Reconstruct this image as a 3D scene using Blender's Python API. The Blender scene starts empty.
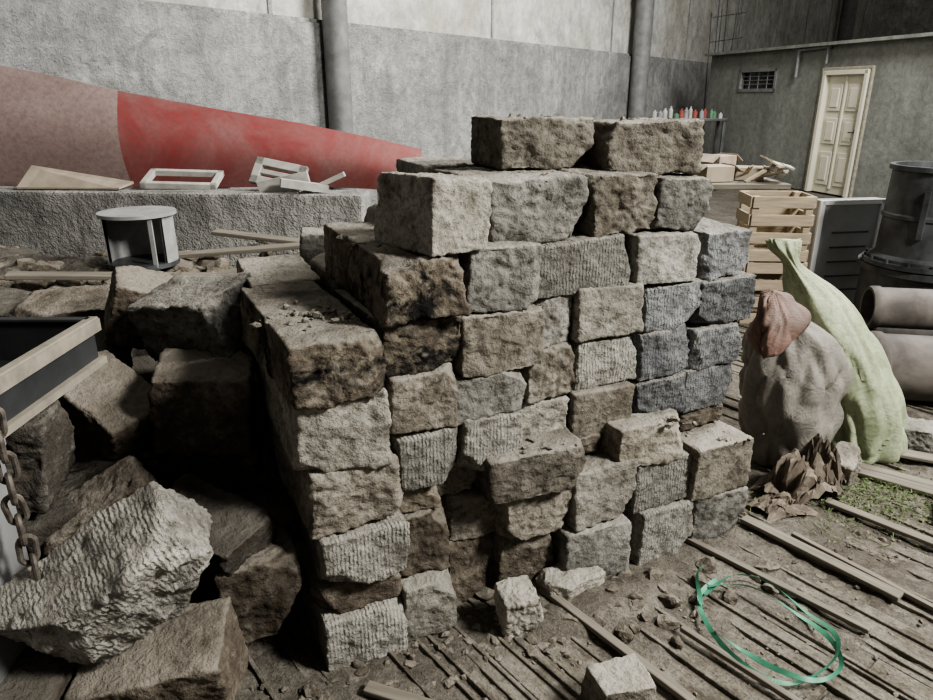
import bpy, bmesh, math, random
from mathutils import Vector, noise, Matrix, Euler
random.seed(7)
S=bpy.context.scene
COL=S.collection
R=math.radians
# ------------------------------------------------------------------ helpers
def link(o,parent=None):
    COL.objects.link(o)
    if parent: o.parent=parent
    return o
def empty(name,loc=(0,0,0),rot=(0,0,0)):
    o=bpy.data.objects.new(name,None);o.location=loc;o.rotation_euler=rot
    return link(o)
def mesh_obj(name,verts,faces,mats,parent=None,loc=(0,0,0),rot=(0,0,0),smooth=False,mi=None):
    m=bpy.data.meshes.new(name);m.from_pydata([tuple(v) for v in verts],[],faces);m.update()
    for k in (mats if isinstance(mats,(list,tuple)) else [mats]): m.materials.append(k)
    if smooth: m.polygons.foreach_set("use_smooth",[True]*len(m.polygons))
    if mi: m.polygons.foreach_set("material_index",mi)
    o=bpy.data.objects.new(name,m);o.location=loc;o.rotation_euler=rot
    return link(o,parent)
class MB:
    def __init__(s): s.v=[];s.f=[];s.mi=[]
    def add(s,vs,fs,M=None,mi=0):
        b=len(s.v)
        s.v+= [ (M@Vector(v)) if M else Vector(v) for v in vs]
        s.f+= [tuple(i+b for i in f) for f in fs]; s.mi+=[mi]*len(fs)
    def box(s,c,d,rot=(0,0,0),mi=0,bev=0.0,jit=0.0):
        x,y,z=[k/2 for k in d]
        M=Matrix.Translation(c)@Euler(rot).to_matrix().to_4x4()
        if bev<=0:
            vs=[(sx*x+random.uniform(-jit,jit),sy*y+random.uniform(-jit,jit),sz*z+random.uniform(-jit,jit)) for sz in(-1,1) for sy in(-1,1) for sx in(-1,1)]
            s.add(vs,[(0,2,3,1),(4,5,7,6),(0,1,5,4),(2,6,7,3),(0,4,6,2),(1,3,7,5)],M,mi)
        else:
            bm=bmesh.new();bmesh.ops.create_cube(bm,size=1)
            for v in bm.verts: v.co=Vector((v.co.x*2*x,v.co.y*2*y,v.co.z*2*z))
            bmesh.ops.bevel(bm,geom=bm.edges[:],offset=bev,segments=2,profile=.5,affect='EDGES')
            bm.verts.index_update()
            s.add([v.co.copy() for v in bm.verts],[[v.index for v in f.verts] for f in bm.faces],M,mi);bm.free()
    def cyl(s,p0,p1,r0,r1=None,n=20,mi=0,cap=True):
        p0=Vector(p0);p1=Vector(p1);r1=r0 if r1 is None else r1
        q=(p1-p0).to_track_quat('Z','Y').to_matrix()
        vs=[]
        for p,r in((p0,r0),(p1,r1)):
            for i in range(n):
                a=2*math.pi*i/n; vs.append(p+q@Vector((math.cos(a)*r,math.sin(a)*r,0)))
        fs=[(i,(i+1)%n,n+(i+1)%n,n+i) for i in range(n)]
        if cap: fs+=[tuple(range(n-1,-1,-1)),tuple(range(n,2*n))]
        s.add(vs,fs,None,mi)
    def lathe(s,prof,c=(0,0,0),n=32,mi=0,M=None):
        vs=[];T=Matrix.Translation(c)@(M or Matrix.Identity(4))
        for r,z in prof:
            for i in range(n):
                a=2*math.pi*i/n;vs.append((r*math.cos(a),r*math.sin(a),z))
        fs=[(k*n+i,k*n+(i+1)%n,(k+1)*n+(i+1)%n,(k+1)*n+i) for k in range(len(prof)-1) for i in range(n)]
        s.add(vs,fs,T,mi)
    def obj(s,name,mats,parent=None,loc=(0,0,0),rot=(0,0,0),smooth=False):
        o=mesh_obj(name,s.v,s.f,mats,parent,loc,rot,smooth,s.mi)
        if smooth: o.data.set_sharp_from_angle(angle=R(40))
        return o
# ------------------------------------------------------------------ materials
def nodes(name):
    m=bpy.data.materials.new(name);m.use_nodes=True;nt=m.node_tree;b=nt.nodes["Principled BSDF"]
    return m,nt,b
def N(nt,t,**k):
    n=nt.nodes.new(t)
    for a,v in k.items():
        if a in n.inputs: n.inputs[a].default_value=v
        else: setattr(n,a,v)
    return n
def ramp(nt,src,p0,p1,c0=(0,0,0,1),c1=(1,1,1,1)):
    r=nt.nodes.new("ShaderNodeValToRGB");r.color_ramp.elements[0].position=p0;r.color_ramp.elements[1].position=p1
    r.color_ramp.elements[0].color=c0;r.color_ramp.elements[1].color=c1
    nt.links.new(src,r.inputs[0]);return r.outputs[0]
def mix(nt,fac,a,b,bt='MIX'):
    n=nt.nodes.new("ShaderNodeMix");n.data_type='RGBA';n.blend_type=bt
    L=nt.links
    for idx,v in((0,fac),(6,a),(7,b)):
        if isinstance(v,(int,float)): n.inputs[idx].default_value=v
        elif isinstance(v,tuple): n.inputs[idx].default_value=v if len(v)==4 else (*v,1)
        else: L.new(v,n.inputs[idx])
    return n.outputs[2]
def math_(nt,op,a,b_):
    n=N(nt,"ShaderNodeMath",operation=op)
    for i,v in enumerate((a,b_)):
        if isinstance(v,(int,float)): n.inputs[i].default_value=v
        else: nt.links.new(v,n.inputs[i])
    return n.outputs[0]
def bump(nt,h,dist,strength=1.0,prev=None):
    b=nt.nodes.new("ShaderNodeBump");b.inputs["Distance"].default_value=dist;b.inputs["Strength"].default_value=strength
    nt.links.new(h,b.inputs["Height"])
    if prev: nt.links.new(prev,b.inputs["Normal"])
    return b.outputs[0]
def coords(nt,rand=True,kind="Object"):
    tc=nt.nodes.new("ShaderNodeTexCoord")
    if not rand: return tc.outputs[kind],None
    oi=nt.nodes.new("ShaderNodeObjectInfo")
    ml=math_(nt,'MULTIPLY',oi.outputs["Random"],37.0)
    ad=N(nt,"ShaderNodeVectorMath",operation='ADD');nt.links.new(tc.outputs[kind],ad.inputs[0]);nt.links.new(ml,ad.inputs[1])
    return ad.outputs[0],oi.outputs["Random"]
def noi(nt,co,scale,detail=4,rough=.6,dist=0):
    n=N(nt,"ShaderNodeTexNoise",Scale=scale,Detail=min(detail,5),Roughness=rough,Distortion=dist);nt.links.new(co,n.inputs["Vector"]);return n.outputs["Fac"]
def stone_mat(name,c_lo,c_hi,soot=0.0,soot_col=(.014,.013,.012),stri=0.0,dust=.6,dust_col=(.36,.335,.29)):
    m,nt,b=nodes(name);L=nt.links
    co,rnd=coords(nt)
    big=noi(nt,co,4,4,.6);fine=noi(nt,co,65,4,.72);mid=noi(nt,co,14,5,.72,.3)
    col=mix(nt,ramp(nt,big,.35,.65),c_lo,c_hi)
    col=mix(nt,ramp(nt,fine,.30,.54),mix(nt,.55,col,(.03,.026,.021)),col)
    col=mix(nt,ramp(nt,mid,.54,.70),col,mix(nt,.25,col,(.52,.49,.42)))
    col=mix(nt,ramp(nt,mid,.36,.52),mix(nt,.62,col,(.055,.045,.034)),col)
    mr=N(nt,"ShaderNodeMapRange");mr.inputs[3].default_value=.58;mr.inputs[4].default_value=1.15;L.new(rnd,mr.inputs[0])
    cm=N(nt,"ShaderNodeCombineColor");[L.new(mr.outputs[0],cm.inputs[i]) for i in range(3)]
    col=mix(nt,1.0,col,cm.outputs[0],'MULTIPLY')
    if soot>0:
        sn=noi(nt,co,7,5,.7,.5)
        col=mix(nt,ramp(nt,sn,.75-soot*.5,.85-soot*.45),col,soot_col)
    g=N(nt,"ShaderNodeNewGeometry");sx=N(nt,"ShaderNodeSeparateXYZ");L.new(g.outputs["Normal"],sx.inputs[0])
    f=math_(nt,'MULTIPLY',ramp(nt,sx.outputs[2],.35,.9),ramp(nt,big,.25,.55))
    f=math_(nt,'MULTIPLY',f,dust)
    col=mix(nt,f,col,dust_col)
    L.new(col,b.inputs["Base Color"]);b.inputs["Roughness"].default_value=.97;b.inputs["Specular IOR Level"].default_value=.08
    nb=bump(nt,fine,.009,1.0)
    nb=bump(nt,mid,.014,.9,nb)
    if stri>0:
        w=N(nt,"ShaderNodeTexWave",Scale=27.0,Distortion=2.6,Detail=3.0);w.bands_direction='X';w.inputs["Detail Scale"].default_value=3.0
        L.new(co,w.inputs["Vector"])
        h=math_(nt,'MULTIPLY',w.outputs["Fac"],ramp(nt,mid,.38,.60))
        nb=bump(nt,h,.0045*stri,.7,nb)
    L.new(nb,b.inputs["Normal"]);return m
M_warm=stone_mat("concrete_warm",(.19,.168,.136),(.32,.292,.242))
M_light=stone_mat("concrete_light",(.28,.26,.22),(.43,.405,.35))
M_grey=stone_mat("concrete_grey",(.19,.183,.165),(.33,.318,.285))
M_stri=stone_mat("concrete_striated",(.235,.225,.198),(.39,.372,.33),stri=1.0)
M_blue=stone_mat("concrete_bluegrey",(.115,.12,.125),(.27,.275,.275),soot=.2,soot_col=(.04,.041,.045),stri=.9)
M_soot=stone_mat("concrete_sooty",(.10,.08,.062),(.25,.215,.165),soot=.58)
M_brown=stone_mat("concrete_brown",(.085,.069,.053),(.195,.166,.13),soot=.15,soot_col=(.022,.018,.014),dust_col=(.28,.255,.215))
M_dark=stone_mat("concrete_dark",(.04,.036,.031),(.105,.094,.08),dust=.4,dust_col=(.18,.165,.14))  # darker mix that puts the left heap's shade into the colour
def simple(name,c,rough=.7,metal=0,var=.35,scale=8,bmp=.002,c2=None,kind="Object",wood=False,spec=.3):
    m,nt,b=nodes(name);L=nt.links;co,rnd=coords(nt,True,kind)
    src=co
    if wood:
        mp=N(nt,"ShaderNodeMapping");mp.inputs["Scale"].default_value=(1.2,14,14);L.new(co,mp.inputs[0]);src=mp.outputs[0]
    n=noi(nt,src,scale,5,.65,.3)
    c2=c2 or tuple(k*(1-var) for k in c)
    col=mix(nt,ramp(nt,n,.35,.65),c2,c)
    L.new(col,b.inputs["Base Color"]);b.inputs["Roughness"].default_value=rough;b.inputs["Metallic"].default_value=metal
    b.inputs["Specular IOR Level"].default_value=spec
    if bmp: L.new(bump(nt,n,bmp,.8),b.inputs["Normal"])
    return m
M_wood=simple("wood_pale",(.40,.33,.235),.8,wood=True,scale=4)
M_woodd=simple("wood_dusty",(.21,.187,.15),.9,wood=True,scale=4,bmp=.004)
M_white=simple("painted_white",(.50,.485,.44),.6)
M_card=simple("cardboard",(.38,.32,.25),.85,scale=5)
M_dsteel=simple("dark_steel",(.10,.105,.107),.45,.35,scale=5,c2=(.035,.036,.037),spec=.4)
M_pipe=simple("pipe_grey",(.22,.22,.215),.6,.1,scale=6)
M_dustpipe=simple("dusty_brown_pipe",(.15,.132,.117),.75,.1,scale=5,c2=(.065,.057,.051))
M_rust=simple("rusty_chain",(.15,.13,.108),.65,.4,scale=40,c2=(.05,.042,.035))
M_rim=simple("rim_beige",(.24,.215,.17),.7,scale=15)
M_bin=simple("bin_steel",(.035,.036,.037),.6,.2,scale=6)
# ------------------------------------------------------------------ camera
cd=bpy.data.cameras.new("camera");cd.sensor_width=36;cd.lens=27.01;cd.clip_start=.05;cd.clip_end=200
cam=link(bpy.data.objects.new("camera",cd));cam.location=(0,0,1.6);cam.rotation_euler=(R(70),0,0);S.camera=cam
# ------------------------------------------------------------------ shell
def wall_mat(name,lo,hi,stain=(.32,.27,.20),rough=.02,stf=.4,fsc=9,patch=0,hs=2.6,vs=.22):
    m,nt,b=nodes(name);L=nt.links;co,_=coords(nt,False)
    a=noi(nt,co,.7,5,.75,.4);c=noi(nt,co,fsc,5,.8)
    col=mix(nt,ramp(nt,a,.38,.62),lo,hi)
    col=mix(nt,ramp(nt,c,.36,.58),mix(nt,.42,col,(.06,.058,.052)),col)
    mp=N(nt,"ShaderNodeMapping");mp.inputs["Scale"].default_value=(hs,hs,vs);L.new(co,mp.inputs[0])
    st=noi(nt,mp.outputs[0],1.6,5,.75,.5)
    f=math_(nt,'MULTIPLY',ramp(nt,st,.46,.66),stf)
    col=mix(nt,f,col,stain)
    if patch:
        pn=noi(nt,co,1.6,5,.7,1.2)
        col=mix(nt,math_(nt,'MULTIPLY',ramp(nt,pn,.54,.64),patch),col,(.16,.155,.145))
    L.new(col,b.inputs["Base Color"]);b.inputs["Roughness"].default_value=.95;b.inputs["Specular IOR Level"].default_value=.1
    nb=bump(nt,c,rough,.9);nb=bump(nt,noi(nt,co,40,3,.8),rough*.3,.8,nb);L.new(nb,b.inputs["Normal"]);return m
M_wlow=wall_mat("wall_rough_plaster",(.27,.27,.262),(.47,.47,.452),(.19,.185,.175),.07,.5,7,.5)
M_wup=wall_mat("wall_upper_panel",(.42,.415,.385),(.62,.61,.565),(.30,.26,.19),.015,.55,4,.35,1.1,.35)
M_part=wall_mat("partition_plaster",(.18,.185,.168),(.27,.275,.25),(.13,.13,.115),.01,.4)
M_ledge=wall_mat("ledge_concrete",(.24,.235,.22),(.55,.535,.50),(.13,.12,.11),.05,.6,5,.5)
W=MB()
W.box((24,.15,1.17),(62,.3,2.36),mi=0)
W.box((24,.24,5.7),(62,.24,6.8),mi=1)
W.box((24,.10,2.37),(62,.1,.05),mi=0)
for k in range(-1,12): W.box((k*4.2-.9,.115,5.2),(.05,.03,5.7),mi=0)
W.obj("wall_back",[M_wlow,M_wup],loc=(-1.45,8.8,0),rot=(0,0,R(54.3)))
fw=MB();fw.box((0,0,4.5),(26,.3,9));fw.obj("wall_far",M_wup,loc=(28,37,0),rot=(0,0,R(-35.7)))
def wpt(u,off): return Vector((-1.45+.583*u+.812*off, 8.8+.812*u-.583*off,0))
for u,r in((-.23,.14),(8.3,.18),(30,.3)):
    P=MB();c=wpt(u,r+.02)
    P.cyl((0,0,0),(0,0,7),r,n=28)
    for z in(.02,3.4,6.9): P.cyl((0,0,z),(0,0,z+.06),r+.03,n=28)
    P.obj("steel_column",M_pipe,loc=c,smooth=True)
PR=R(-74.9)
P=MB()
def wx(x0,x1,z0,z1): P.box(((x0+x1)/2,.1,(z0+z1)/2),(x1-x0,.2,z1-z0))
H2=2.38
wx(0,1.04,0,H2);wx(1.04,2.17,0,1.66);wx(1.04,2.17,2.08,H2);wx(2.17,3.42,0,H2);wx(3.42,4.39,1.98,H2);wx(4.39,8,0,H2)
P.box((.1,2,H2/2),(.2,3.8,H2))
P.box((4,1.9,H2+.02),(8.1,4.1,.05))
P.obj("wall_right",M_part,loc=(5.18,16,0),rot=(0,0,PR))
M_door=simple("door_cream",(.60,.57,.46),.55,scale=3,var=.12,bmp=.0005)
M_glass=simple("dark_glass",(.03,.035,.035),.15,spec=.6,bmp=0)
D=MB()
D.box((.485,.05,.99),(.88,.04,1.96),bev=.004)
for x in(.03,.94): D.box((x,.0,.99),(.07,.12,1.98),bev=.006)
D.box((.485,0,1.95),(.97,.12,.07),bev=.006)
for (x,z,w,h) in((.28,.42,.28,.55),(.69,.42,.28,.55),(.28,1.03,.28,.42),(.69,1.03,.28,.42),(.28,1.56,.28,.42),(.69,1.56,.28,.42)):
    D.box((x,.02,z),(w,.02,h),bev=.008)
    D.box((x,.008,z),(w*.62,.02,h*.72),bev=.008)
D.box((.485,.015,.99),(.04,.03,1.8),bev=.005)
D.box((.86,.0,1.0),(.03,.03,.16),mi=1,bev=.005);D.cyl((.86,0,1.03),(.86,-.05,1.03),.012,mi=1);D.box((.82,-.05,1.03),(.11,.015,.02),mi=1)
D.obj("door_1",[M_door,M_dsteel],loc=(5.18+.26*3.42,16-.966*3.42,0),rot=(0,0,PR))
M_frame=simple("foam_frame",(.34,.315,.25),.9,scale=20,bmp=.01)
F=MB()
for x in(-.05,1.02): F.box((x,-.01,1.0),(.05,.05,2.0),bev=.012,jit=.01)
F.box((.485,-.01,2.01),(1.12,.05,.05),bev=.012)
F.obj("trim_1",M_frame,loc=(5.18+.26*3.42,16-.966*3.42,0),rot=(0,0,PR))
Wn=MB()
Wn.box((.565,.1,.21),(1.0,.02,.34),mi=1)
for x in(.03,1.10): Wn.box((x,.03,.21),(.06,.09,.42))
for z in(.03,.39): Wn.box((.565,.03,z),(1.13,.09,.06))
for z in(.14,.21,.28): Wn.cyl((.06,.03,z),(1.07,.03,z),.008,n=6)
for x in(.3,.565,.83): Wn.cyl((x,.03,.05),(x,.03,.38),.008,n=6)
Wn.obj("window_1",[M_pipe,M_glass],loc=(5.18+.26*1.04,16-.966*1.04,1.66),rot=(0,0,PR))
cp=MB();cp.cyl((2.75,-.06,1.9),(2.75,-.06,2.36),.025,n=10);cp.cyl((2.75,-.06,2.34),(3.5,-.06,2.36),.025,n=10);cp.cyl((3.45,-.06,2.1),(3.45,-.06,2.36),.018,n=8)
cp.obj("conduit_pipe",M_pipe,loc=(5.18,16,0),rot=(0,0,PR),smooth=True)
# floor
def dust_mat(name,lo,hi):
    m,nt,b=nodes(name);L=nt.links;co,_=coords(nt,False)
    a=noi(nt,co,1.6,5,.75);c=noi(nt,co,16,5,.8);d=noi(nt,co,110,4,.75)
    col=mix(nt,ramp(nt,a,.35,.65),lo,hi)
    col=mix(nt,ramp(nt,c,.4,.6),mix(nt,.5,col,(.04,.034,.028)),col)
    col=mix(nt,ramp(nt,d,.38,.55),mix(nt,.45,col,(.03,.026,.022)),col)
    L.new(col,b.inputs["Base Color"]);b.inputs["Roughness"].default_value=.97;b.inputs["Specular IOR Level"].default_value=.1
    nb=bump(nt,c,.018,.9);nb=bump(nt,d,.006,.9,nb);L.new(nb,b.inputs["Normal"]);return m
M_floor=dust_mat("floor_dust",(.09,.08,.066),(.18,.163,.137))
M_dust=dust_mat("loose_dust",(.12,.107,.087),(.235,.214,.178))
mesh_obj("floor",[(-8,-1.5,-.02),(36,-1.5,-.02),(36,46,-.02),(-8,46,-.02)],[(0,1,2,3)],M_floor)
def plank_mat():
    m,nt,b=nodes("floor_planks_dusty");L=nt.links;co,_=coords(nt,False)
    mp=N(nt,"ShaderNodeMapping");mp.inputs["Scale"].default_value=(.8,9,9);L.new(co,mp.inputs[0])
    g=noi(nt,mp.outputs[0],3,5,.7,.4);c=noi(nt,co,5,5,.8);d=noi(nt,co,100,4,.75)
    col=mix(nt,ramp(nt,g,.35,.65),(.07,.06,.048),(.165,.147,.118))
    col=mix(nt,ramp(nt,c,.42,.58),col,(.22,.20,.165))
    col=mix(nt,ramp(nt,d,.36,.55),mix(nt,.5,col,(.035,.03,.024)),col)
    L.new(col,b.inputs["Base Color"]);b.inputs["Roughness"].default_value=.97;b.inputs["Specular IOR Level"].default_value=.1
    nb=bump(nt,g,.01,.8);nb=bump(nt,d,.006,.9,nb);nb=bump(nt,c,.012,.7,nb);L.new(nb,b.inputs["Normal"]);return m
M_plank=plank_mat()
Pk=MB();y=-3.2
while y<5.5:
    w=random.choice((random.uniform(.03,.05),random.uniform(.06,.10),random.uniform(.09,.14)))
    x=-4
    while x<5:
        l=random.uniform(1.2,3.6)
        Pk.box((x+l/2,y+w/2,-.013+random.uniform(-.007,.005)),(l-.008,w-random.uniform(.006,.014),.03),rot=(random.uniform(-.05,.05),random.uniform(-.002,.002),random.uniform(-.006,.006)),bev=.003)
        x+=l
    if random.random()<.6:
        x=-3.5+random.uniform(0,1)
        Pk.box((x+2,y,.005),(5.0,.013,.016),rot=(0,0,random.uniform(-.006,.006)),bev=.003)
    y+=w
Pk.obj("floor_planks",M_plank,loc=(1.2,2.4,0),rot=(0,0,R(-52)))
n=170;vs=[];fs=[]
for j in range(n+1):
    for i in range(n+1):
        x=-1.2+4.4*i/n;y=.9+3.2*j/n
        near=max(0,1-abs((x-(-.4))*-.438+(y-1.605)*.9+.08)/.38)
        z=.0+.016*noise.fractal(Vector((x*2.2,y*2.2,3)),1,2,4)+.010*noise.fractal(Vector((x*14,y*14,7)),1,2,3)+.016*near-.003
        vs.append((x,y,z))
for j in range(n):
    for i in range(n): fs.append((j*(n+1)+i,j*(n+1)+i+1,(j+1)*(n+1)+i+1,(j+1)*(n+1)+i))
mesh_obj("floor_dust_layer",vs,fs,M_dust,smooth=True)
# ------------------------------------------------------------------ blocks
def template(n):
    bm=bmesh.new();bmesh.ops.create_cube(bm,size=1)
    bmesh.ops.subdivide_edges(bm,edges=bm.edges[:],cuts=n,use_grid_fill=True)
    bm.verts.index_update()
    v=[x.co.copy() for x in bm.verts];f=[[a.index for a in q.verts] for q in bm.faces];bm.free();return v,f
TV,TF=template(29)
TVs,TFs=template(9)
def block(name,c,d,rot,mat,parent,seed=0,rough=1.0,chips=2,split=0.0,low=False,deform=.009):
    V,Fc=(TVs,TFs) if low else (TV,TF)
    rs=random.Random(seed*13+5)
    off=Vector((rs.uniform(-50,50),rs.uniform(-50,50),rs.uniform(-50,50)))
    h=Vector(d)*.5
    cor={}
    for a in(-1,1):
        for b in(-1,1):
            for e in(-1,1): cor[(a,b,e)]=Vector([rs.uniform(-deform,deform) for _ in range(3)])
    cuts=[]
    for _ in range(chips):
        n=Vector((rs.choice((-1,1))*rs.uniform(.3,1),rs.choice((-1,1,-1))*rs.uniform(.3,1),rs.choice((-1,1))*rs.uniform(.2,1))).normalized()
        ext=abs(n.x)*h.x+abs(n.y)*h.y+abs(n.z)*h.z
        cuts.append((n,ext-rs.uniform(.015,.05)*rough))
    out=[]
    for v in V:
        t=v*2
        p=Vector((v.x*d[0],v.y*d[1],v.z*d[2]))
        nz=noise.noise(p*17+off)
        r=.004+.013*max(0,nz+.1)*rough
        q=Vector((max(-h.x+r,min(h.x-r,p.x)),max(-h.y+r,min(h.y-r,p.y)),max(-h.z+r,min(h.z-r,p.z))))
        dd=p-q
        if dd.length>1e-6: nn=dd.normalized(); p=q+nn*r
        else: nn=Vector((0,0,0))
        for k,o in cor.items():
            w=(1+k[0]*t.x)*(1+k[1]*t.y)*(1+k[2]*t.z)/8
            p=p+o*w
        for n,cc in cuts:
            e=p.dot(n)-cc-.014*nz
            if e>0: p=p-n*e
        lo=noise.fractal(p*9+off,.9,2.0,3);hi=noise.fractal(p*50+off,.6,2.1,3)
        amp=.0038*rough;fr=0
        if split and t.y<-.9: amp+=.010*split; fr=1
        p=p+nn*(lo*amp*1.3+hi*(.0036+.0040*fr*split)*rough)
        if split and fr: p.y+= .010*split*(abs(noise.noise(p*18+off)))
        out.append(p)
    return mesh_obj(name,out,Fc,mat,parent,c,rot,smooth=True)
a26=R(26)
E1=Vector((math.cos(a26),math.sin(a26),0));E2=Vector((-math.sin(a26),math.cos(a26),0));O=Vector((-.401,1.605,0))
stack=empty("concrete_block_stack")
cnt=0
jr=random.Random(77)
def sb(s0,s1,z0,z1,t,mat,L=.42,split=.4,yaw=0,rough=1.0,chips=2,tilt=0,roll=0,low=False):
    global cnt;cnt+=1
    c=O+E1*((s0+s1)/2)+E2*(t+L/2)+Vector((0,0,(z0+z1)/2))
    return block("block_%d"%cnt,c,(s1-s0-.008,L,z1-z0-.003),(tilt+R(jr.uniform(-.8,.8)),roll+R(jr.uniform(-1.2,1.2)),a26+R(yaw+jr.uniform(-1.8,1.8))),mat,stack,cnt,rough,chips,split,low)
w,l_,g,st,bl,so,br,dk=M_warm,M_light,M_grey,M_stri,M_blue,M_soot,M_brown,M_dark
T=[
(.0,.245,0,.185,0,st,.5,.3,0),(-.02,.235,.185,.285,.035,br,.5,.2,0),(.01,.262,.285,.465,-.005,st,.5,.3,1),(-.02,.24,.465,.66,0,w,.5,.9,-1),(-.03,.225,.66,.865,-.01,l_,.58,.5,0),(-.05,.205,.865,1.035,-.02,so,.62,1.0,1),
(.25,.43,0,.21,0,l_,.42,.3,-2),(.25,.42,.21,.42,.05,br,.42,.5,1),(.245,.40,.42,.53,.07,br,.4,.3,0),(.245,.445,.53,.70,.03,st,.45,.2,1),(.23,.435,.70,.875,.04,w,.45,.4,0),(.215,.46,.875,1.03,.05,so,.45,.8,-1),(.235,.475,1.03,1.20,.03,so,.66,.9,0),
(.44,.62,0,.25,.11,br,.4,.5,0),(.43,.66,.25,.405,.10,w,.4,.6,2),(.43,.61,.405,.515,.13,w,.4,.3,-6),(.45,.665,.515,.695,.05,st,.42,.2,0),(.44,.69,.695,.825,.06,g,.42,.4,0),(.465,.745,.825,1.005,.07,w,.45,.6,-1),(.48,.735,1.005,1.20,.08,g,.45,.8,2),
(.61,.83,0,.235,.07,br,.4,.5,-3),(.585,.85,.235,.415,.03,w,.42,.5,2),(.545,.875,.415,.575,-.01,w,.45,.5,-3),(.675,.88,.52,.69,.11,l_,.4,.4,0),(.70,.895,.69,.855,.10,w,.4,.8,0),(.75,.885,.855,1.02,.13,g,.4,.5,0),(.735,1.09,1.02,1.185,.12,st,.36,.2,0),
(.83,1.10,0,.215,0,g,.4,.3,-2),(.84,1.10,.215,.445,.02,l_,.42,.4,1),(.90,1.05,.445,.515,.1,br,.4,.3,0),(.885,1.14,.515,.69,.10,w,.4,.2,0),(.90,1.145,.69,.855,.12,st,.4,.3,0),(.895,1.165,.855,1.03,.11,l_,.42,.3,-2),
(1.115,1.385,0,.215,0,st,.42,.4,1),(1.11,1.36,.215,.40,.02,st,.42,.2,-1),(1.02,1.31,.40,.55,.02,w,.4,.3,3),(1.15,1.385,.515,.68,.10,bl,.4,.6,0),(1.155,1.38,.68,.845,.12,bl,.4,.5,0),(1.175,1.42,.845,1.01,.12,bl,.4,.2,0),(1.11,1.385,1.01,1.18,.12,g,.42,.2,0),(1.21,1.44,1.18,1.345,.15,g,.4,.6,0),
(1.39,1.65,0,.205,0,g,.42,.7,-1),(1.345,1.63,.205,.42,0,w,.42,.2,1),(1.39,1.60,.42,.50,.13,br,.4,.5,0),(1.38,1.635,.50,.67,.12,bl,.4,.3,0),(1.385,1.625,.67,.83,.12,bl,.4,.3,0),(1.40,1.66,.83,1.0,.12,bl,.4,.6,0),(1.40,1.63,1.0,1.17,.13,bl,.4,.5,2),
(.59,.935,1.185,1.375,.15,g,.42,.9,0),(.94,1.20,1.185,1.37,.15,w,.4,1.0,2),
(.75,1.08,1.375,1.535,.34,w,.28,.8,-8),(1.10,1.46,1.35,1.52,.24,w,.3,.9,-12),
]
for r in T:
    s0,s1,z0,z1,t,mt,L,sp,yw=r
    sb(s0,s1,z0,z1,t,mt,L,sp,yw)
zs=[0,.172,.345,.517,.69,.862,1.03]
for k in range(7):
    z0=zs[k];z1=z0+.17
    s=-.02+random.uniform(0,.03)
    if k==6: s=.5
    while s<1.55:
        wd=random.uniform(.22,.27)
        sb(s,min(s+wd,1.62),z0,z1,(.66 if s<.2 else .60)+random.uniform(-.03,.03),random.choice((br,w,w,g)),.42,.3,random.uniform(-2,2),low=(s>.2))
        s+=wd+.01
for s0,s1,z0,z1,t in((.9,1.15,1.2,1.36,.62),(1.18,1.42,1.18,1.35,.6),(.62,.86,1.2,1.37,.62),(.5,.62,1.2,1.33,.4)):
    sb(s0,s1,z0,z1,t,g,.4,.3,random.uniform(-5,5))
block("top_block",(-.105,1.965,1.297),(.31,.19,.195),(R(4),R(3),R(128)),M_light,stack,901,1.2,3,.2)
# ------------------------------------------------------------------ left heap
heap=empty("tumbled_concrete_block_heap")  # heap's shade is partly painted: blocks use the brown and dark mixes
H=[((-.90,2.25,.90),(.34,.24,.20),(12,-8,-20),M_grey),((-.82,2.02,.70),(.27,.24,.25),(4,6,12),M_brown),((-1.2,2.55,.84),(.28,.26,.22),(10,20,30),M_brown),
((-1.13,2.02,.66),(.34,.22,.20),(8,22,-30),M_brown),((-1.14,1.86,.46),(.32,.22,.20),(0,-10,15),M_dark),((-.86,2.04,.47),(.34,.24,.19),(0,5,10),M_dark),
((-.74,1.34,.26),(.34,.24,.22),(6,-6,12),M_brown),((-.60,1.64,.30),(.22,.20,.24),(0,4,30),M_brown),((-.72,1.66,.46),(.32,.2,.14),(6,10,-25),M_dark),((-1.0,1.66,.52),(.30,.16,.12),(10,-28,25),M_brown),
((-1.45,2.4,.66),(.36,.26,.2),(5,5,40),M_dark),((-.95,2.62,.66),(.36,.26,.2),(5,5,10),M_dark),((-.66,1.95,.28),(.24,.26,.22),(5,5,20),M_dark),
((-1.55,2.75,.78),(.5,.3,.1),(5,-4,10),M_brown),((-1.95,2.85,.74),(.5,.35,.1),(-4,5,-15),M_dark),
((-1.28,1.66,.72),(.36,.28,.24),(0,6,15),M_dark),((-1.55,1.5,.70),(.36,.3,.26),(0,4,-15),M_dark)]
for i,(c,d,ro,mt) in enumerate(H):
    block("tumbled_%d"%(i+1),c,d,tuple(R(k) for k in ro),mt,heap,200+i,1.3,3,.5)
i=0
for z in(.10,.29,.46):
    yy=1.15
    while yy<2.9:
        xx=-1.75
        lim=-.64-.47*max(0,yy-1.5)-.12
        while xx<lim:
            if not (z>.3 and yy<1.55):
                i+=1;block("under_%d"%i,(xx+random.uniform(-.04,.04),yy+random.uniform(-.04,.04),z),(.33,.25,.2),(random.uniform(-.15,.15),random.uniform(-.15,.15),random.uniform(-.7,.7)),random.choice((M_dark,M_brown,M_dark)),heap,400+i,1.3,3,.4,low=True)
            xx+=.33
        yy+=.30
block("broken_concrete_chunk",(-.80,1.30,.565),(.43,.20,.21),(R(28),R(-30),R(20)),M_stri,None,777,1.9,5,.7)
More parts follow.
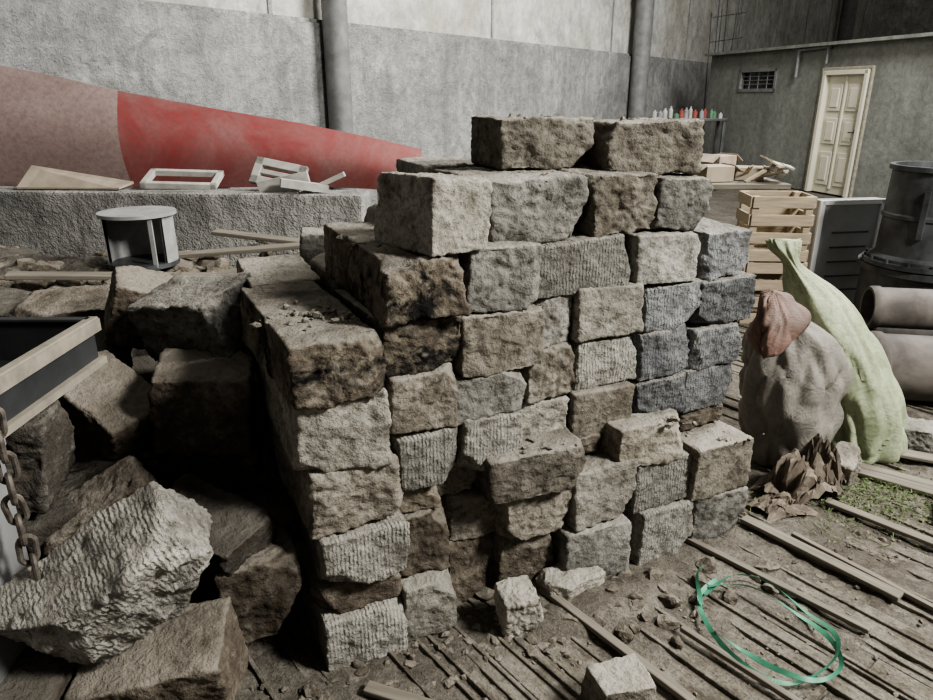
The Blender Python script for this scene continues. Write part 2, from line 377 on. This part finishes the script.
# ------------------------------------------------------------------ rubble
def rubble(mb,c,sp,n,smin,smax,zf=lambda x,y:0,seed=1):
    rs=random.Random(seed)
    for _ in range(n):
        x=rs.gauss(c[0],sp[0]);y=rs.gauss(c[1],sp[1]);s=smin+(smax-smin)*rs.random()**3
        bm=bmesh.new();bmesh.ops.create_icosphere(bm,subdivisions=1 if s<.02 else 2,radius=s)
        o=Vector((rs.uniform(0,99),rs.uniform(0,99),0))
        sc=Vector((rs.uniform(.8,1.4),rs.uniform(.6,1.1),rs.uniform(.45,.9)))
        for v in bm.verts:
            k=1+.55*noise.noise(v.co*(1.3/s)+o)
            v.co=Vector((v.co.x*k*sc.x,v.co.y*k*sc.y,v.co.z*k*sc.z))
        M=Matrix.Translation((x,y,zf(x,y)+s*sc.z*.5))@Euler((rs.uniform(-.4,.4),rs.uniform(-.4,.4),rs.uniform(0,6))).to_matrix().to_4x4()
        bm.verts.index_update();mb.add([v.co.copy() for v in bm.verts],[[v.index for v in f.verts] for f in bm.faces],M);bm.free()
rb=MB()
rubble(rb,(.42,1.93),(.16,.07),260,.004,.035,seed=1)
rubble(rb,(.05,1.75),(.18,.06),260,.004,.020,seed=2)
rubble(rb,(.7,1.8),(.6,.35),900,.002,.009,seed=3)
rubble(rb,(1.2,2.3),(.25,.08),200,.003,.015,seed=4)
rubble(rb,(1.5,2.55),(.2,.15),200,.003,.015,seed=5)
rubble(rb,(-.3,1.5),(.15,.1),200,.003,.022,seed=6)
rubble(rb,(.85,2.0),(.2,.06),40,.01,.04,seed=7)
rubble(rb,(1.7,2.3),(.4,.3),300,.002,.010,seed=8)
rb.obj("rubble_floor",M_brown)
rb=MB()
for (s,t,z,n) in((.08,.2,1.04,90),(.6,.3,1.19,60),(.85,.25,1.37,50),(.6,.6,1.19,80),(1.1,.4,1.37,60),(.55,.5,1.33,60),(.33,.3,1.20,70),(.9,.45,1.53,40),(1.3,.35,1.52,40),(.68,.06,.575,30),(1.48,.06,.42,30),(1.15,.06,.55,20)):
    p=O+E1*s+E2*t
    rubble(rb,(p.x,p.y),(.07,.05 if t>.1 else .02),n,.003,.016,zf=lambda x,y,z=z:z-.005,seed=int(s*100))
rb.obj("rubble_crumbs",M_warm,parent=stack)
def mound(name,cx,cy,rx,ry,h,mat,rot=0,n=40,seed=0,amp=.3):
    vs=[];fs=[]
    for j in range(n+1):
        for i in range(n+1):
            x=-1+2*i/n;y=-1+2*j/n;r=math.sqrt(x*x+y*y)
            k=max(0,1-r**4)
            q=Vector((x*rx*2+seed,y*ry*2,seed*1.7))
            z=h*k*(1+amp*noise.fractal(q,1,2,4))+ (.035*k*noise.fractal(q*5,1,2,3) if h>.2 else h*.12*k*noise.fractal(q*5,1,2,3))
            vs.append((x*rx,y*ry,z-.012))
    for j in range(n):
        for i in range(n): fs.append((j*(n+1)+i,j*(n+1)+i+1,(j+1)*(n+1)+i+1,(j+1)*(n+1)+i))
    return mesh_obj(name,vs,fs,mat,None,(cx,cy,0),(0,0,rot),True)
mound("dust_mound",.45,1.90,.36,.13,.045,M_dust,R(26),seed=3)
mound("rubble_mound",-2.35,3.75,1.5,.85,.74,M_dark,R(-5),n=110,seed=8,amp=.12)
rb=MB();rubble(rb,(-1.9,3.5),(.6,.3),260,.02,.09,zf=lambda x,y:.70,seed=21);rb.obj("rubble_pieces",M_brown)
block("small_stone",(.165,1.80,.080),(.125,.11,.145),(R(4),R(-5),R(18)),M_light,None,611,1.2,4,.3)
block("small_stone",(.42,1.49,.055),(.16,.13,.12),(0,R(3),R(15)),M_warm,None,612,1.0,3,.3)
block("flat_stone",(.35,1.98,.055),(.20,.12,.055),(R(8),R(-4),R(35)),M_light,None,613,1.2,4,.2)
block("flat_stone",(1.68,2.74,.07),(.18,.12,.13),(R(8),R(-14),R(35)),M_warm,None,614,1.2,3,.2)
block("flat_stone",(2.18,2.98,.07),(.22,.16,.13),(0,0,R(-30)),M_grey,None,615,1.2,3,.2)
# ------------------------------------------------------------------ left background
Lg=MB();Lg.box((0,0,.5),(4.2,.28,1.0),bev=.02)
Lg.obj("low_concrete_wall",M_ledge,loc=(-2.75,4.85,0),rot=(0,0,R(-5)))
def red_mat(name,base,dusty,splash=None):
    m,nt,b=nodes(name);L=nt.links;co,_=coords(nt,False)
    col=mix(nt,ramp(nt,noi(nt,co,1.8,5,.7,.6),.35,.65),base,dusty)
    if splash:
        sp=N(nt,"ShaderNodeSeparateXYZ");L.new(co,sp.inputs[0])
        ad=N(nt,"ShaderNodeMath",operation='MULTIPLY_ADD');L.new(sp.outputs[2],ad.inputs[0]);ad.inputs[1].default_value=-.9;L.new(noi(nt,co,3,5,.7,.8),ad.inputs[2])
        col=mix(nt,ramp(nt,ad.outputs[0],-.66,-.60),col,splash)
    col=mix(nt,ramp(nt,noi(nt,co,30,4,.8),.35,.6),mix(nt,.4,col,(.1,.07,.065)),col)
    L.new(col,b.inputs["Base Color"]);b.inputs["Roughness"].default_value=.75;b.inputs["Specular IOR Level"].default_value=.2;return m
M_red=red_mat("red_paint_sheet",(.24,.045,.043),(.25,.12,.11))
M_pink=red_mat("faded_red_sheet",(.35,.265,.24),(.28,.205,.185),(.30,.07,.06))
prof=[(-3.75,5.15,1.86,.95),(-3.3,5.2,1.81,.95),(-2.9,5.27,1.73,.95),(-2.49,5.33,1.63,.95),(-1.9,5.5,1.51,.93),(-1.3,5.67,1.40,.92),(-.8,5.83,1.29,.88),(-.37,6.0,1.18,.82)]
def sheet_part(nm,pr,mat,par):
    P2=[]
    for a,b in zip(pr[:-1],pr[1:]):
        for k in range(6): P2.append(tuple(a[q]+(b[q]-a[q])*k/6 for q in range(4)))
    P2.append(pr[-1]);K=12;vs=[];fs=[]
    for sh in(0,.02):
        for (x,y,zt,zb) in P2:
            for k in range(K+1):
                f=k/K;vs.append((x,y+sh-.10*math.sin(f*math.pi),zb+(zt-zb)*f))
    n0=len(P2)*(K+1)
    for i in range(len(P2)-1):
        for k in range(K):
            a_=i*(K+1)+k;b_=a_+K+1
            fs.append((a_,b_,b_+1,a_+1));fs.append((n0+a_,n0+a_+1,n0+b_+1,n0+b_))
        for k in(0,K):
            a_=i*(K+1)+k;b_=a_+K+1;fs.append((a_,n0+a_,n0+b_,b_))
    o=mesh_obj(nm,vs,fs,mat,par,smooth=True);o.data.set_sharp_from_angle(angle=R(50))
redp=empty("red_curved_sheet")
sheet_part("faded_panel",prof[:4],M_pink,redp);sheet_part("red_panel",prof[3:],M_red,redp)
tb=MB()
for x,y,z in((-3.2,5.25,.96),(-1.9,5.55,.94),(-.7,5.9,.88)): tb.box((x,y+.03,z/2),(.08,.08,z))
tb.obj("support",M_woodd,redp)
def frame(name,loc,rot,w,h,mat,t=.05,bars=1):
    b=MB()
    for s in(-1,1):
        b.box((s*(w/2-t/2),0,h/2),(t,.04,h),bev=.004);b.box((0,0,h/2+s*(h/2-t/2)),(w,.04,t),bev=.004)
    for k in range(bars): b.box((0,0,h*(k+1)/(bars+1)),(w,.03,t*.6),bev=.003)
    return b.obj(name,mat,loc=loc,rot=rot)
frame("wooden_window_frame",(-1.95,4.82,1.02),(R(-74),R(2),R(4)),.50,.26,M_white,.04,0)
frame("wooden_window_frame",(-1.28,4.76,1.02),(R(-35),R(10),R(-10)),.36,.19,M_white,.055,1)
b=MB();b.box((0,0,.0),(.34,.03,.10),rot=(0,R(-12),0));b.box((.25,-.03,.0),(.34,.04,.03),rot=(0,R(-24),0));b.box((.15,-.08,.0),(.3,.08,.05),rot=(0,R(10),R(20)))
b.obj("broken_board",M_white,loc=(-1.2,4.70,1.05))
mesh_obj("bent_cardboard_sheet",[(-.42,-.05,.0),(.28,-.08,.0),(.3,.1,.02),(-.38,.1,.13),(-.42,-.05,-.012),(.28,-.08,-.012),(.3,.1,.005),(-.38,.1,.115)],[(0,1,2,3),(7,6,5,4),(0,4,5,1),(1,5,6,2),(2,6,7,3),(3,7,4,0)],M_card,None,(-2.6,4.84,1.02))
for i,(c,l,rz,ry) in enumerate((((-1.35,3.75,.80),1.1,8,-3),((-1.05,3.9,.84),.8,-12,4),((-1.7,3.3,.78),.9,20,5),((-.95,3.4,.82),.7,35,-6))):
    b=MB();b.box((0,0,0),(l,.07,.022),bev=.004);b.obj("loose_plank",M_woodd,loc=c,rot=(R(5),R(ry),R(rz)))
b=MB();n=28
outer=[]
for r_,zz in((.165,0),(.165,.25),(.15,.25),(.15,0)):
    for i in range(n+1):
        a_=R(-25)+R(230)*i/n;outer.append((r_*math.cos(a_),r_*math.sin(a_),zz))
fs=[]
for k in range(3):
    for i in range(n): fs.append((k*(n+1)+i,k*(n+1)+i+1,(k+1)*(n+1)+i+1,(k+1)*(n+1)+i))
b.add(outer,fs)
b.cyl((0,0,.245),(0,0,.262),.185,n=36);b.cyl((0,0,-.01),(0,0,.012),.17,n=32,mi=1)
b.box((.11,-.12,.12),(.02,.01,.24))
b.obj("metal_stove_drum",[simple("galvanised",(.42,.42,.41),.5,.3,scale=10),M_dsteel],loc=(-1.66,3.55,.79),smooth=True)
b=MB()
x0,x1,y0,y1,z0,z1=-1.95,-1.06,1.42,1.88,.88,1.0
b.box((x1,(y0+y1)/2,(z0+z1)/2),(.01,y1-y0,z1-z0),mi=1);b.box((x0,(y0+y1)/2,(z0+z1)/2),(.01,y1-y0,z1-z0),mi=1)
b.box(((x0+x1)/2,y0,(z0+z1)/2),(x1-x0,.01,z1-z0),mi=1);b.box(((x0+x1)/2,y1,(z0+z1)/2),(x1-x0,.01,z1-z0),mi=1)
b.box(((x0+x1)/2,(y0+y1)/2,z0),(x1-x0,y1-y0,.01),mi=1)
b.box((x1,(y0+y1)/2,z1+.006),(.028,y1-y0+.04,.01),mi=0,bev=.003);b.box((x1+.014,(y0+y1)/2,z1-.012),(.006,y1-y0+.04,.035),mi=0)
b.box(((x0+x1)/2,y1,z1+.006),(x1-x0,.03,.01),mi=1,bev=.003);b.box(((x0+x1)/2,y0,z1+.006),(x1-x0,.03,.01),mi=0,bev=.003);b.box((x0,(y0+y1)/2,z1+.006),(.03,y1-y0,.01),mi=0,bev=.003)
b.box((x1+.012,(y0+y1)/2,z0+.005),(.02,y1-y0+.02,.02),mi=0)
b.obj("metal_hopper",[M_rim,M_bin])
b=MB();b.box((0,0,.45),(.02,.36,.9),bev=.004);b.box((.0,0,.89),(.05,.36,.02),bev=.004);b.obj("steel_plate",M_pipe,loc=(-1.03,1.19,0))
ch=MB()
pts=[(-.955,1.27,1.03-.05*k) for k in range(10)]
for k,p in enumerate(pts):
    ring=[];n1,n2=18,8
    for i in range(n1):
        a_=2*math.pi*i/n1
        cx=.016*math.cos(a_);cz=.019*math.sin(a_)+(.014 if math.sin(a_)>0 else -.014)
        nd=Vector((math.cos(a_),0,math.sin(a_)))
        for j in range(n2):
            g_=2*math.pi*j/n2;ring.append(Vector((cx,0,cz))+nd*(.0065*math.cos(g_))+Vector((0,.0065*math.sin(g_),0)))
    fs=[(i*n2+j,((i+1)%n1)*n2+j,((i+1)%n1)*n2+(j+1)%n2,i*n2+(j+1)%n2) for i in range(n1) for j in range(n2)]
    M=Matrix.Translation(Vector(p)+Vector((.002*k+.006*math.sin(k*.8),0,0)))@Euler((0,.12*math.sin(k),R(35 if k%2 else 125))).to_matrix().to_4x4()
    ch.add(ring,fs,M)
ch.obj("steel_chain",M_rust,smooth=True)
# ------------------------------------------------------------------ sacks
def sack(name,spine,mat,seed,fold=.05,nring=60,nseg=84,pleat=0):
    vs=[]
    def samp(t):
        k=t*(len(spine)-1);i=min(int(k),len(spine)-2);f=k-i
        p=[spine[max(0,i-1)],spine[i],spine[i+1],spine[min(len(spine)-1,i+2)]]
        return [.5*((2*p[1][j])+(-p[0][j]+p[2][j])*f+(2*p[0][j]-5*p[1][j]+4*p[2][j]-p[3][j])*f*f+(-p[0][j]+3*p[1][j]-3*p[2][j]+p[3][j])*f**3) for j in range(5)]
    for i in range(nring+1):
        x,y,z,rx,ry=samp(i/nring);tt=i/nring
        for j in range(nseg):
            a_=2*math.pi*j/nseg
            q=Vector((math.cos(a_)*1.2,math.sin(a_)*1.2,z*2.2+seed))
            k=1+fold*1.6*noise.fractal(q*1.3,1,2,3)+fold*.6*noise.noise(Vector((q.x*3,q.y*3,z*7+seed)))
            k+=-fold*.9*max(0,1-6*abs(noise.noise(Vector((q.x*1.4,q.y*1.4,z*4+seed)))))
            k+=pleat*max(0,tt-.55)*math.sin(a_*11+3*noise.noise(q))
            vs.append((x+rx*k*math.cos(a_),y+ry*k*math.sin(a_),max(.006,z+.012*noise.noise(q*2))))
    fs=[(i*nseg+j,i*nseg+(j+1)%nseg,(i+1)*nseg+(j+1)%nseg,(i+1)*nseg+j) for i in range(nring) for j in range(nseg)]
    fs.append(tuple(range(nseg-1,-1,-1)));fs.append(tuple(range(nring*nseg,(nring+1)*nseg)))
    return mesh_obj(name,vs,fs,mat,None,smooth=True)
def sack_mat(name,c,c2):
    m,nt,b=nodes(name);L=nt.links;co,_=coords(nt,False)
    n=noi(nt,co,4,5,.7,.3)
    col=mix(nt,ramp(nt,n,.35,.65),c2,c)
    wv=N(nt,"ShaderNodeTexWave",Scale=60.0,Distortion=.3);wv.bands_direction='Z';L.new(co,wv.inputs["Vector"])
    col=mix(nt,ramp(nt,noi(nt,co,50,4,.7),.4,.65),mix(nt,.3,col,(.1,.09,.07)),col)
    L.new(col,b.inputs["Base Color"]);b.inputs["Roughness"].default_value=.6;b.inputs["Specular IOR Level"].default_value=.35
    nb=bump(nt,wv.outputs[0],.001,.6)
    nb=bump(nt,noi(nt,co,9,5,.6,1.0),.02,.7,nb);L.new(nb,b.inputs["Normal"]);return m
M_sg=sack_mat("woven_sack_green",(.42,.46,.31),(.25,.29,.17))
M_sb=sack_mat("woven_sack_grey",(.27,.252,.22),(.15,.138,.12))
sack("green_woven_sack",[(1.87,2.98,.0,.10,.12),(1.86,2.98,.03,.18,.17),(1.85,3.0,.15,.20,.19),(1.80,3.03,.32,.21,.20),(1.73,3.07,.50,.20,.18),(1.65,3.10,.66,.165,.15),(1.57,3.12,.78,.11,.10),(1.50,3.13,.86,.05,.05),(1.47,3.13,.90,.04,.04),(1.44,3.13,.95,.065,.05),(1.43,3.13,.99,.075,.03)],M_sg,3,.12,pleat=.25)
sack("grey_woven_sack",[(1.46,2.88,.012,.08,.09),(1.46,2.88,.03,.14,.14),(1.46,2.89,.14,.18,.17),(1.455,2.90,.28,.22,.20),(1.45,2.90,.44,.23,.20),(1.43,2.90,.56,.205,.18),(1.40,2.89,.65,.15,.14),(1.37,2.89,.71,.08,.08),(1.35,2.88,.75,.045,.04),(1.33,2.88,.79,.055,.03)],M_sb,11,.12,pleat=.3)
M_orng=sack_mat("orange_cloth",(.20,.11,.085),(.11,.075,.062))
sack("orange_rag",[(1.22,2.68,.60,.02,.02),(1.23,2.68,.62,.05,.03),(1.24,2.69,.68,.085,.04),(1.26,2.72,.75,.08,.05),(1.26,2.78,.82,.05,.04),(1.26,2.79,.84,.01,.02)],M_orng,5,.5,40,60,pleat=.5)
M_tarp=simple("dirty_paper",(.20,.165,.13),.85,scale=6,c2=(.075,.062,.048),bmp=.006)
def crumple(c,rx,ry,h,seed,rot,n=26):
    vs=[];fs=[]
    for j in range(n+1):
        for i in range(n+1):
            x=-1+2*i/n;y=-1+2*j/n
            q=Vector((x*1.1+seed,y*1.1,seed*.37))
            d1=noise.noise(q*1.5);d2=noise.noise(q*3.4+Vector((9,3,1)))
            k=max(0,1-(x*x+y*y)*.55)
            z=h*k*(.35+.55*(1-2.2*abs(d1))+.28*(1-2*abs(d2)))
            vs.append((x*rx+.09*rx*4*d2+random.uniform(-.003,.003),y*ry+.3*ry*d1+random.uniform(-.003,.003),max(.008,z)))
    for j in range(n):
        for i in range(n): fs.append((j*(n+1)+i,j*(n+1)+i+1,(j+1)*(n+1)+i+1,(j+1)*(n+1)+i))
    o=mesh_obj("crumpled_brown_paper",vs,fs,M_tarp,None,c,(0,0,R(rot)),False)
    so=o.modifiers.new("thick",'SOLIDIFY');so.thickness=.003
crumple((1.40,2.58,0),.15,.12,.20,4.3,25)
crumple((1.52,2.68,0),.12,.10,.22,7.9,70)
crumple((1.30,2.47,0),.12,.08,.07,12.4,10)
M_green=simple("green_litter",(.20,.26,.11),.9,scale=30,c2=(.11,.135,.065))
gl=MB();rs=random.Random(5)
for _ in range(1800):
    x=rs.gauss(0,.2);y=rs.gauss(0,.12);s=rs.uniform(.004,.014)
    a_=rs.uniform(0,6.28);z=.012+.03*math.exp(-(x*x/.05+y*y/.02))*rs.random()
    dx=math.cos(a_)*s;dy=math.sin(a_)*s;ex=-math.sin(a_)*s*.18;ey=math.cos(a_)*s*.18
    gl.add([(x-dx,y-dy,z),(x-dx+ex,y-dy+ey,z),(x+dx+ex,y+dy+ey,z+rs.uniform(0,.012)),(x+dx,y+dy,z+rs.uniform(0,.012))],[(0,1,2,3)])
gl.obj("green_litter_patch",M_green,loc=(1.72,2.55,.004),rot=(0,0,R(10)))
for i,(c,l,wd,rz,mt) in enumerate((((1.27,2.14,.03),.58,.045,-52,M_woodd),((.44,1.72,.028),.6,.03,-52,M_woodd),((2.1,2.48,.03),.9,.10,-38,M_woodd),((1.98,2.62,.035),.7,.05,-35,M_woodd),((2.3,2.75,.04),.8,.07,-25,M_woodd),((1.03,2.02,.026),.7,.025,-48,M_woodd),((-.25,1.33,.025),.6,.10,10,M_woodd),((-.05,1.45,.024),.5,.04,-20,M_woodd),((1.75,2.2,.03),.8,.04,-47,M_woodd),((1.5,1.9,.025),.9,.02,-55,M_woodd),((.9,1.5,.025),.7,.02,-50,M_woodd),((2.1,2.3,.035),.5,.16,-30,M_grey))):
    b=MB();b.box((0,0,0),(l,wd,.018),bev=.004);b.obj("loose_board",mt,loc=c,rot=(R(2),R(.5),R(rz)))
M_strap=simple("green_strap",(.06,.25,.15),.45,scale=20,c2=(.045,.17,.105),bmp=0,spec=.4)
def ribbon(mb,pts,w,th=.0012,n=120):
    P_=[];k=len(pts)
    for i in range(n+1):
        t=i/n*(k-1);j=min(int(t),k-2);f=t-j
        p=[pts[max(0,j-1)],pts[j],pts[j+1],pts[min(k-1,j+2)]]
        P_.append(Vector([.5*((2*p[1][q])+(-p[0][q]+p[2][q])*f+(2*p[0][q]-5*p[1][q]+4*p[2][q]-p[3][q])*f*f+(-p[0][q]+3*p[1][q]-3*p[2][q]+p[3][q])*f**3) for q in range(3)]))
    vs=[];fs=[]
    for i,p in enumerate(P_):
        t=(P_[min(n,i+1)]-P_[max(0,i-1)]).normalized();tw=.9*math.sin(i*.09)
        s=(t.cross(Vector((0,0,1))).normalized()*math.cos(tw)+Vector((0,0,1))*math.sin(tw))*w/2
        o=Vector((0,0,th));lift=Vector((0,0,abs(math.sin(tw))*w/2+.012))
        vs+=[p-s+lift,p+s+lift,p+s+o+lift,p-s+o+lift]
    for i in range(n):
        a_=i*4;b_=a_+4
        for q in range(4): fs.append((a_+q,a_+(q+1)%4,b_+(q+1)%4,b_+q))
    mb.add(vs,fs)
sm=MB()
ribbon(sm,[(.80,1.93,.01),(.92,2.0,.03),(1.03,1.97,.02),(1.10,1.85,.01),(1.13,1.72,.03),(1.08,1.62,.03),(.97,1.56,.012),(.87,1.56,.01),(.79,1.64,.02),(.76,1.78,.015),(.78,1.92,.01),(.86,1.99,.02)],.015)
ribbon(sm,[(.82,1.96,.02),(.94,1.93,.04),(1.03,1.84,.035),(1.11,1.72,.02),(1.09,1.60,.02),(.99,1.55,.02),(.89,1.58,.03),(.82,1.66,.03),(.77,1.74,.02)],.015)
ribbon(sm,[(.77,1.87,.02),(.79,1.99,.03),(.83,2.06,.02)],.014,n=30)
sm.obj("green_strap_loop",M_strap)
# ------------------------------------------------------------------ right background
def crate(name,loc,rot,w,d,h,mat,sl=4):
    b=MB();sw=h/(sl*1.45)
    for s in(-1,1):
        for q in(-1,1): b.box((s*(w/2-.025),q*(d/2-.025),h/2),(.05,.05,h),bev=.004)
        for k in range(sl):
            z=sw/2+k*(h-sw)/(sl-1)
            b.box((0,s*(d/2+.008),z),(w,.016,sw),bev=.003,rot=(0,random.uniform(-.01,.01),0))
            b.box((s*(w/2+.008),0,z),(.016,d,sw),bev=.003)
    b.box((0,0,.03),(w-.02,d-.02,.016))
    return b.obj(name,mat,loc=loc,rot=rot)
crate("wooden_crate",(2.25,5.15,0),(0,0,R(-2)),.42,.34,.46,M_wood)
crate("wooden_crate",(2.25,5.15,.47),(0,0,R(-5)),.42,.32,.46,M_wood,4)
def carton(name,loc,rz,d):
    b=MB();b.box((0,0,d[2]/2),d,bev=.004)
    for s in(-1,1): b.box((s*(d[0]/2+.04),0,d[2]-.02),(.10,d[1],.006),rot=(0,s*.6,0))
    return b.obj(name,M_card,loc=loc,rot=(0,0,R(rz)))
tbl=MB();tbl.box((0,0,.93),(.75,.6,.04),bev=.005)
for sx in(-1,1):
    for sy in(-1,1): tbl.box((sx*.33,sy*.26,.455),(.05,.05,.91))
tbl.obj("wooden_workbench",M_woodd,loc=(2.15,5.85,0))
carton("cardboard_box",(1.98,5.75,.955),12,(.24,.2,.12));carton("cardboard_box",(2.3,5.85,.955),-18,(.22,.2,.10));carton("cardboard_box",(2.1,6.0,.955),30,(.2,.18,.18))
b=MB();rs=random.Random(3)
for k in range(10): b.box((rs.uniform(-.15,.15),rs.uniform(-.08,.08),.03+k*.012),(rs.uniform(.1,.3),rs.uniform(.03,.06),.012),rot=(rs.uniform(-.4,.4),rs.uniform(-.6,.6),rs.uniform(0,3)),mi=k%3)
b.obj("wood_offcuts",[M_wood,M_white,M_card],loc=(2.36,5.66,.97))
M_panel=simple("grey_steel_panel",(.33,.345,.355),.5,scale=3,var=.25,spec=.4,bmp=0)
M_alu=simple("alu_frame",(.62,.62,.61),.5,.1,scale=5,var=.1,bmp=0)
b=MB();b.box((0,0,.44),(.52,.10,.88),mi=0,bev=.006)
for s in(-1,1): b.box((s*.25,-.055,.44),(.04,.02,.88),mi=1,bev=.003);b.box((0,-.055,.44+s*.425),(.52,.02,.035),mi=1,bev=.003)
for k in range(5): b.box((.02,-.053,.2+k*.11),(.30,.006,.012),mi=2)
b.obj("grey_metal_cabinet",[M_panel,M_alu,M_dsteel],loc=(2.83,5.25,.0),rot=(0,0,R(10)))
b=MB()
b.lathe([(.0,.0),(.36,0),(.36,.03),(.33,.03),(.33,.05),(.29,.07),(.285,.30),(.295,.31),(.295,.33),(.285,.34),(.28,.60),(.30,.61),(.30,.64),(.27,.64),(.265,.60),(0,.60)],n=48)
b.box((.0,-.30,.35),(.05,.03,.16));b.box((-.2,-.22,.35),(.03,.03,.3),rot=(0,0,.7))
for k in range(16):
    a_=k*math.pi/8;b.cyl((.345*math.cos(a_),.345*math.sin(a_),.03),(.345*math.cos(a_),.345*math.sin(a_),.05),.01,n=6)
b.obj("steel_drum",M_dsteel,loc=(3.06,4.62,.54),smooth=True)
b=MB();b.lathe([(.0,.0),(.42,0),(.42,.49),(.45,.49),(.45,.53),(0,.53)],n=40);b.obj("wide_steel_tank",M_dsteel,loc=(3.16,4.66,0),smooth=True)
def hpipe(name,p0,p1,r,mat):
    b=MB();p0=Vector(p0);p1=Vector(p1);dr=(p1-p0).normalized();q=dr.to_track_quat('Z','Y').to_matrix().to_4x4();L_=(p1-p0).length
    b.lathe([(r*.86,.02),(r*.86,.0),(r*1.0,0),(r*1.06,.015),(r*1.06,.05),(r,.06),(r,L_*.5),(r*1.03,L_*.5+.01),(r*1.03,L_*.5+.04),(r,L_*.5+.05),(r,L_),(0,L_)],c=(0,0,0),M=q,n=40)
    b.lathe([(r*.86,.02),(r*.84,.3),(0,.3)],M=q,n=40)
    return b.obj(name,mat,loc=p0,smooth=True)
hpipe("large_steel_pipe",(2.22,3.62,.195),(4.1,3.25,.195),.18,M_dustpipe)
hpipe("large_steel_pipe",(2.46,4.05,.165),(4.4,3.7,.165),.15,M_dustpipe)
hpipe("large_steel_pipe",(2.30,3.86,.46),(4.2,3.5,.46),.115,M_dustpipe)
b=MB();b.box((0,0,1.2),(1.3,.4,.04),bev=.004)
for sx in(-1,1):
    for sy in(-1,1): b.box((sx*.6,sy*.16,.6),(.05,.05,1.2))
b.box((0,0,.6),(1.25,.36,.03))
b.obj("storage_shelf",M_dsteel,loc=(3.9,13,0))
cols=[simple("bottle_%s"%k,v,.5,bmp=0) for k,v in(("red",(.25,.07,.055)),("white",(.40,.40,.38)),("green",(.10,.20,.12)),("grey",(.25,.25,.26)))]
b=MB();rs=random.Random(12)
for k in range(14):
    x=-.58+k*.088;h=rs.uniform(.08,.2);r=rs.uniform(.03,.05)
    b.lathe([(0,0),(r,0),(r,h*.72),(r*.45,h*.82),(r*.45,h),(0,h)],c=(x,rs.uniform(-.1,.1),0),n=12,mi=rs.randrange(4))
b.obj("bottles",cols,loc=(3.9,13,1.22),smooth=True)
b=MB();rs=random.Random(4)
for k in range(7): b.cyl((-.3+k*.1,rs.uniform(-.1,.1),0),(-.3+k*.1+rs.uniform(-.12,.12),rs.uniform(-.1,.1),3.6+rs.uniform(-.4,.2)),.012,n=6)
for z in(2.7,3.2): b.cyl((-.35,0,z),(.35,0,z+.1),.01,n=6)
b.obj("rebar_cage",M_dsteel,loc=(5.75,16.9,0))
block("loose_concrete_block",(-.62,3.35,.90),(.36,.26,.18),(0,R(5),R(15)),M_grey,heap,951,1.2,3,.4)
block("loose_concrete_block",(-.35,3.2,.80),(.36,.28,.2),(0,R(5),R(-25)),M_warm,heap,952,1.2,3,.4)
for k in range(14):
    rs=random.Random(k)
    block("rear_%d"%k,(-1.15+rs.uniform(0,.95),3.0+rs.uniform(0,.6),.1+.18*(k%4)),(.36,.27,.19),(0,0,rs.uniform(-.6,.6)),M_brown,heap,970+k,1.2,3,.4,low=True)
# ------------------------------------------------------------------ light
def area(name,loc,target,size,power,color=(1,1,1)):
    l=bpy.data.lights.new(name,'AREA');l.energy=power;l.size=size;l.color=color
    o=link(bpy.data.objects.new(name,l));o.location=loc
    o.rotation_euler=(Vector(target)-Vector(loc)).to_track_quat('-Z','Y').to_euler();return o
area("skylight_key",(4.2,.3,4.3),(.4,2.1,.6),1.0,500,(1,.985,.945))
area("skylight_back",(5.5,6.5,6.5),(0,9.5,2.2),3.0,1150,(1,.995,.97))
wd=bpy.data.worlds.new("world");S.world=wd;wd.use_nodes=True
bg=wd.node_tree.nodes["Background"];bg.inputs[0].default_value=(1,.98,.93,1);bg.inputs[1].default_value=.13
S.view_settings.view_transform='AgX';S.view_settings.look='AgX - Medium High Contrast';S.view_settings.exposure=.4
